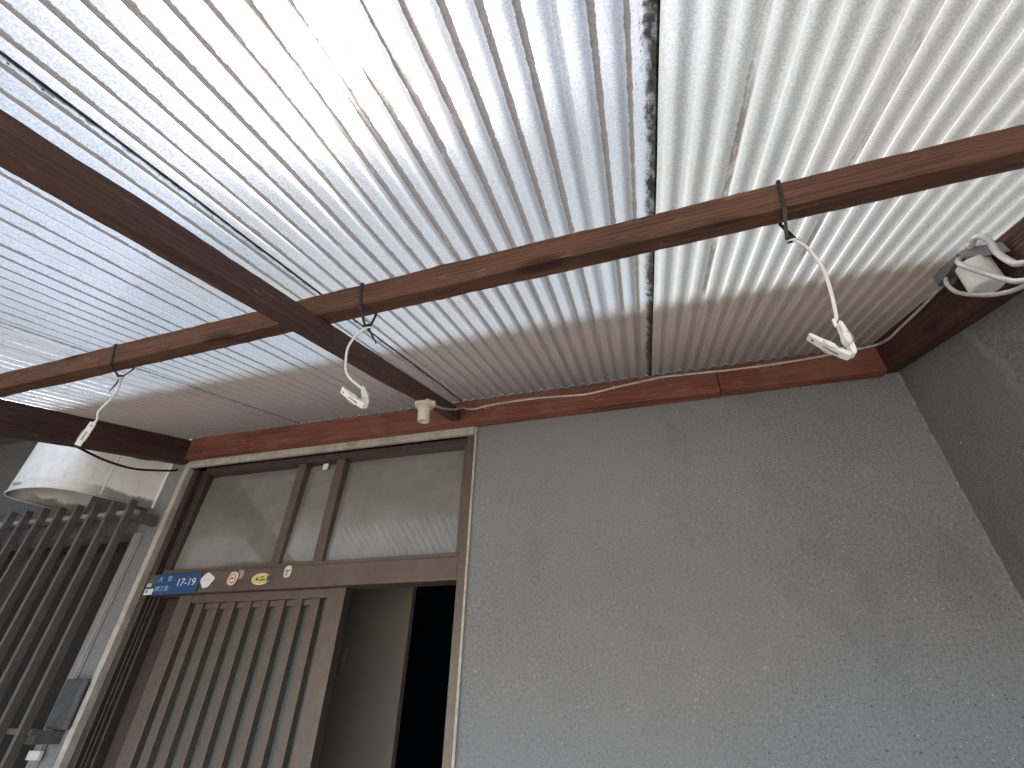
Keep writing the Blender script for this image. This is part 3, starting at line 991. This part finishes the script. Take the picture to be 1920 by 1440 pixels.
sticker("rounded_sticker", -1.203, 1.845, oval(0.019, 0.021, p=0.7, rot=-0.25), M["sticker_red"], "red-rimmed rounded sticker overlapping a smaller one on the door head",
        [("face", oval(0.0165, 0.0185, p=0.7, rot=-0.25), M["sticker_cream"]), ("ring", oval(0.0115, 0.013, p=0.8), M["sticker_red"]), ("centre", oval(0.009, 0.0105, p=0.8), M["sticker_cream"]),
         ("print", [(-0.006, -0.0018), (0.006, -0.001), (0.006, 0.0025), (-0.006, 0.0018)], M["ink"])], y=-0.0035)
sticker("oval_sticker", -1.106, 1.840, oval(0.031, 0.0165, n=30), M["sticker_cream"], "yellow oval sticker with torn dark right end",
        [("face", oval(0.0275, 0.013, n=30), M["sticker_yellow"]), ("spot", oval(0.004, 0.004, -0.012, 0.0), M["ink"]),
         ("print", [(-0.004, -0.006), (0.017, -0.004), (0.017, 0.0), (-0.004, -0.002)], M["ink"]), ("print", [(0.0, 0.003), (0.012, 0.0045), (0.012, 0.0075), (0.0, 0.006)], M["ink"]),
         ("torn_end", [(0.022, -0.009), (0.037, -0.002), (0.034, 0.003), (0.022, 0.010)], M["slate"])])
sticker("peeling_sticker", -1.020, 1.857, oval(0.012, 0.017, p=0.75), M["sticker_cream"], "small cream peeling sticker below the narrow transom pane",
        [("print", [(-0.007, 0.003), (0.007, 0.004), (0.007, 0.0015), (0.001, 0.0005), (-0.001, -0.012), (-0.004, -0.012), (-0.002, 0.001), (-0.007, 0.0005)], M["ink"])])

# ------------------------------------------------------------------ lamp holder and wiring
lamp = empty("lamp_holder", (-0.523, -0.258, rz(-0.258) - 0.0205))
tag(lamp, "ivory bulbless lamp holder under the rafter end above the door", "lamp holder")
lamp.rotation_euler = (0.12, 0, 0)
bm = bmesh.new()
addlathe(bm, [(0.0, 0.001), (0.024, 0.001), (0.0262, -0.001), (0.0262, -0.010), (0.0245, -0.0125), (0.0175, -0.0135)], 40)
link("base", bm, M["ivory"], lamp, False)
bm = bmesh.new()
addlathe(bm, [(0.0172, -0.0125), (0.0172, -0.024), (0.0160, -0.0255), (0.0160, -0.052), (0.0150, -0.0545), (0.0128, -0.0545), (0.0122, -0.045), (0.0122, -0.018), (0.0, -0.018)], 40)
link("socket", bm, M["ivory"], lamp, False)
bm = bmesh.new()
addbox(bm, 0.020, 0.031, -0.006, 0.006, -0.011, 0.0, 0.0015)
link("cable_entry", bm, M["ivory"], lamp)

c_ = tube("flat_cable", [(-0.494, -0.262, 2.188), (-0.492, -0.20, 2.215), (-0.494, -0.12, 2.262), (-0.497, -0.06, 2.305), (-0.490, -0.0395, 2.312), (-0.46, -0.039, 2.309), (-0.40, -0.039, 2.316), (-0.275, -0.039, 2.318), (-0.19, -0.039, 2.313),
                         (-0.114, -0.039, 2.309), (-0.03, -0.039, 2.319), (0.06, -0.039, 2.329), (0.118, -0.039, 2.333), (0.22, -0.039, 2.329), (0.329, -0.039, 2.326), (0.43, -0.039, 2.327), (0.508, -0.039, 2.330), (0.585, -0.039, 2.338), (0.625, -0.042, 2.338),
                         (0.646, -0.06, 2.330), (0.6485, -0.11, 2.308), (0.649, -0.156, 2.297), (0.6495, -0.262, 2.270), (0.6495, -0.333, 2.254), (0.648, -0.40, 2.235)], 0.0032, M["cable"])
tag(c_, "long grey cable clipped along the red ledger from lamp holder to corner", "cable")
for (x, z, lab) in ((-0.43, 2.3115, "small grey cable clip nearest the lamp holder on the ledger"), (-0.035, 2.3185, "small grey cable clip on the ledger left of the ledger joint"),
                    (0.36, 2.326, "small grey cable clip on the ledger just right of the ledger joint"), (0.60, 2.339, "small grey cable clip on the ledger at the wall corner")):
    o = box("cable_clip", x - 0.0025, x + 0.0025, -0.0435, -0.0365, z - 0.005, z + 0.005, M["cable"], None, 0.001)
    tag(o, lab, "cable clip", "clips along the ledger cable")

# grey cable cover, white sensor and slack cables on the right beam
cv = empty("cable_cover", (0.635, -0.45, 2.20))
tag(cv, "bent grey plastic cable cover on the right beam near the wall corner", "cable cover")
bm = bmesh.new()
def yz(pts):
    return [(0, a + 0.45, b - 2.20) for a, b in pts]
addprism(bm, yz([(-0.3818, 2.2528), (-0.377, 2.2244), (-0.3992, 2.2269), (-0.4404, 2.2209), (-0.4579, 2.2115), (-0.4675, 2.2298), (-0.4467, 2.2465), (-0.4148, 2.2492)]), (1, 0, 0), 0.030)
bmesh.ops.bevel(bm, geom=bm.edges[:], offset=0.002, segments=2, affect='EDGES')
link("elbow", bm, M["greyplastic"], cv)
bm = bmesh.new()
addprism(bm, yz([(-0.4685, 2.2326), (-0.5169, 2.187), (-0.5194, 2.1597), (-0.4590, 2.2105)]), (1, 0, 0), 0.028)
bmesh.ops.bevel(bm, geom=bm.edges[:], offset=0.002, segments=2, affect='EDGES')
link("arm", bm, M["greyplastic"], cv)

sn = empty("sensor_lamp", (0.6205, -0.474, 2.156))
tag(sn, "white stubby cylinder lamp hanging among slack cables on the right beam", "lamp")
MM = Matrix.Rotation(math.radians(4), 4, 'X')
bm = bmesh.new()
addlathe(bm, [(0.0, 0.027), (0.0235, 0.027), (0.0250, 0.0255), (0.0250, -0.022), (0.0238, -0.026), (0.0215, -0.0275), (0.0, -0.0285)], 36, MM)
link("body", bm, M["white"], sn, False)
bm = bmesh.new()
addlathe(bm, [(0.0, 0.036), (0.012, 0.036), (0.012, 0.0255), (0.0, 0.0255)], 24, MM)
link("neck", bm, M["black"], sn)

for nm, pts, r, lab in (
    ("slack_cable", [(0.640, -0.455, 2.236), (0.625, -0.485, 2.222), (0.608, -0.512, 2.1935), (0.603, -0.532, 2.1900), (0.602, -0.5468, 2.1776), (0.602, -0.5524, 2.1586), (0.602, -0.5496, 2.1357), (0.602, -0.558, 2.1035), (0.602, -0.5699, 2.0867), (0.60, -0.63, 2.04), (0.60, -0.72, 1.99)], 0.0050, "thick grey cable arching over the bent cable cover"),
    ("slack_cable", [(0.628, -0.462, 2.216), (0.605, -0.476, 2.198), (0.586, -0.4986, 2.1677), (0.584, -0.5124, 2.1432), (0.584, -0.528, 2.116), (0.584, -0.5521, 2.0746), (0.584, -0.574, 2.0495), (0.584, -0.65, 1.99)], 0.0044, "grey cable crossing in front of the white cylinder lamp"),
    ("slack_cable", [(0.632, -0.395, 2.226), (0.612, -0.420, 2.208), (0.601, -0.4294, 2.1904), (0.600, -0.4317, 2.1726), (0.60, -0.4412, 2.1522), (0.60, -0.467, 2.1214), (0.60, -0.5068, 2.0847), (0.60, -0.5509, 2.0581), (0.60, -0.63, 2.03)], 0.0038, "lowest slack grey cable looping under the white cylinder lamp")):
    o = tube(nm, pts, r, M["cable"])
    tag(o, lab, "cable", "slack cables on the right beam")

# ------------------------------------------------------------------ pegs on zip ties along the purlin
def zip_tie(x, drop, tail, lab, slack):
    yb = py(x)
    zc_ = pz(x)
    ca, sa = math.cos(0.29), math.sin(0.29)
    e = empty("cable_tie", (x, yb, zc_))
    tag(e, lab, "cable tie", "black cable ties on the purlin")
    h = 0.0218
    def rot(a, b):
        return (a * ca - b * sa, a * sa + b * ca)
    ring = [rot(-h, -h), rot(-h, h), rot(h, h), rot(h, -h)]
    hd = (ring[0][0] * 0.35 + ring[3][0] * 0.65 + slack, -drop)
    path = [hd, ring[0], ring[1], ring[2], ring[3], hd]
    # fine resample, rounded
    pts = []
    for i in range(len(path) - 1):
        for j in range(8):
            t = j / 8
            pts.append((path[i][0] * (1 - t) + path[i + 1][0] * t, path[i][1] * (1 - t) + path[i + 1][1] * t))
    pts.append(path[-1])
    bm = bmesh.new()
    wd, th = 0.0048, 0.0013
    rows = []
    for i, (a, b) in enumerate(pts):
        p, q = pts[max(i - 1, 0)], pts[min(i + 1, len(pts) - 1)]
        d = Vector((0, q[0] - p[0], q[1] - p[1])).normalized()
        nn = Vector((0, -d.z, d.y))
        lean = 0.010 * (i / len(pts) - 0.5)
        c = Vector((lean, a, b))
        ex = Vector((1, 0, 0))
        rows.append([bm.verts.new(c + ex * sx_ * wd / 2 + nn * sy_ * th / 2) for sx_, sy_ in ((-1, -1), (1, -1), (1, 1), (-1, 1))])
    for i in range(len(rows) - 1):
        for j in range(4):
            bm.faces.new((rows[i][j], rows[i][(j + 1) % 4], rows[i + 1][(j + 1) % 4], rows[i + 1][j]))
    link("strap", bm, M["black"], e)
    bm = bmesh.new()
    addbox(bm, -0.0045, 0.0045, hd[0] - 0.004, hd[0] + 0.004, hd[1] - 0.004, hd[1] + 0.003, 0.0008)
    link("head", bm, M["black"], e)
    if tail:
        P = crom([(0, hd[0], hd[1])] + [(a, hd[0] + b, hd[1] + c) for a, b, c in tail], 6)
        bm = bmesh.new()
        addtube(bm, P, [0.0022 - 0.0012 * i / len(P) for i in range(len(P))], 4)
        link("tail", bm, M["black"], e)
    return Vector((x, yb + hd[0], zc_ + hd[1]))

def peg(loc, tilt, twist, spin, lab, open_=0.40):
    """sprung plastic peg, tip at its origin, handles upward"""
    e = empty("clothes_peg", loc)
    e.scale = (0.9, 0.9, 0.9)
    e.rotation_euler = (Matrix.Rotation(spin, 3, 'Z') @ Matrix.Rotation(tilt, 3, 'Y') @ Matrix.Rotation(twist, 3, 'Z')).to_euler()
    tag(e, lab, "clothes peg", "white clothes pegs hanging from the purlin")
    for s in (1, -1):
        ang = s * open_ / 2
        # profile in local xz: outer side away from the partner
        prof = [(0.0, 0.0), (0.0045, 0.001), (0.0065, 0.008), (0.0075, 0.020), (0.0085, 0.034), (0.0078, 0.052), (0.0058, 0.0545),
                (0.0036, 0.053), (0.0028, 0.036), (0.0002, 0.030), (0.0, 0.0225), (0.0022, 0.020), (0.0026, 0.0165), (0.0018, 0.0135), (0.0, 0.0125)]
        bm = bmesh.new()
        RM = Matrix.Rotation(ang, 4, 'Y')
        pts = [RM @ Vector((s * a + s * 0.0003, 0, b)) for a, b in prof]
        if s < 0:
            pts = pts[::-1]
        addprism(bm, pts, (0, 1, 0), 0.0115)
        bmesh.ops.bevel(bm, geom=bm.edges[:], offset=0.0005, segments=1, affect='EDGES')
        j = link("jaw", bm, M["white"], e)
        # recessed slot and eyelet on the outer face of the arm
        bm = bmesh.new()
        addbox(bm, s * 0.0083 - 0.0006, s * 0.0083 + 0.0006, -0.0012, 0.0012, 0.012, 0.032, 0, RM)
        link("slot", bm, M["greyplastic"], e)
        bm = bmesh.new()
        addlathe(bm, [(0.0, 0.0006), (0.0021, 0.0006), (0.0021, -0.0006), (0.0, -0.0006)], 14, RM @ Matrix.Translation((s * 0.0083, 0, 0.046)) @ Matrix.Rotation(math.pi / 2, 4, 'Y'))
        link("eyelet", bm, M["greyplastic"], e)
    for yy in (-0.0068, 0.0068):
        P = [Vector((0.0175 * math.cos(t), yy, 0.0265 + 0.0150 * math.sin(t))) for t in (math.radians(-200 + 220 * i / 20) for i in range(21))]
        bm = bmesh.new()
        addtube(bm, P, 0.0006, 6)
        link("spring", bm, M["spring"], e, True)
    return e

def world_of(e, local):
    bpy.context.view_layer.update()
    return e.matrix_world @ Vector(local)

def hang(e, pts):
    """vinyl wire from the tie to the peg, a part of the peg"""
    bpy.context.view_layer.update()
    inv = e.matrix_world.inverted()
    P = [inv @ p for p in crom(pts, 8)]
    bm = bmesh.new()
    addtube(bm, P, 0.0025, 8)
    link("wire", bm, M["wirewhite"], e, True)
    c = inv @ Vector(pts[0])
    ring = [inv @ (Vector(pts[0]) + Vector((0.0065 * math.cos(t), 0.004 * math.sin(t), 0.0028 * math.sin(t)))) for t in (2 * math.pi * i / 20 for i in range(20))]
    bm = bmesh.new()
    addtube(bm, ring, 0.0014, 6, closed=True)
    link("loop", bm, M["wirewhite"], e, True)

# right peg
h1 = zip_tie(0.243, 0.062, None, "black cable tie holding the right-hand peg's wire on the purlin", 0.0)
p1 = peg((0.2475, h1.y, h1.z - 0.203), -0.36, 0.0, 0.06, "white spread clothes peg hanging in front of the wall corner, at far right", 0.62)
top1 = world_of(p1, (0.0135, 0, 0.046))
hang(p1, [h1 + Vector((0.002, 0, -0.003)), h1 + Vector((0.013, 0, -0.021)), h1 + Vector((0.019, 0, -0.060)), h1 + Vector((0.016, 0, -0.10)), h1 + Vector((0.008, 0, -0.145)), world_of(p1, (0.0205, 0, 0.056)), world_of(p1, (0.0165, 0, 0.046))])
# middle peg
h2 = zip_tie(-0.424, 0.050, [(0.010, 0.002, -0.018), (0.022, 0.004, -0.040)], "black cable tie with a long tail beside the rafter crossing", 0.004)
p2 = peg((-0.393, h2.y, h2.z - 0.170), -0.70, 0.75, 0.1, "white clothes peg hanging beside the rafter, middle one of three", 0.55)
top2 = world_of(p2, (0.0185, 0, 0.050))
hang(p2, [h2 + Vector((0.0, 0, -0.003)), h2 + Vector((-0.014, 0, -0.010)), h2 + Vector((-0.028, 0, -0.036)), h2 + Vector((-0.027, 0, -0.068)), h2 + Vector((-0.016, 0, -0.102)), top2])
# left peg
h3 = zip_tie(-1.028, 0.042, [(-0.003, 0.001, -0.016), (-0.012, 0.002, -0.034)], "black cable tie with a drooping tail near the left end of the purlin", 0.002)
p3 = peg((-1.036, h3.y, h3.z - 0.162), 0.16, -0.53, 0.0, "white clothes peg seen edge-on in front of the left beam", 0.22)
top3 = world_of(p3, (0.009, 0, 0.052))
hang(p3, [h3 + Vector((0.002, 0, -0.003)), h3 + Vector((0.012, 0, -0.030)), h3 + Vector((0.010, 0, -0.056)), h3 + Vector((-0.004, 0, -0.084)), top3 + Vector((0.006, 0, 0.006)), top3])
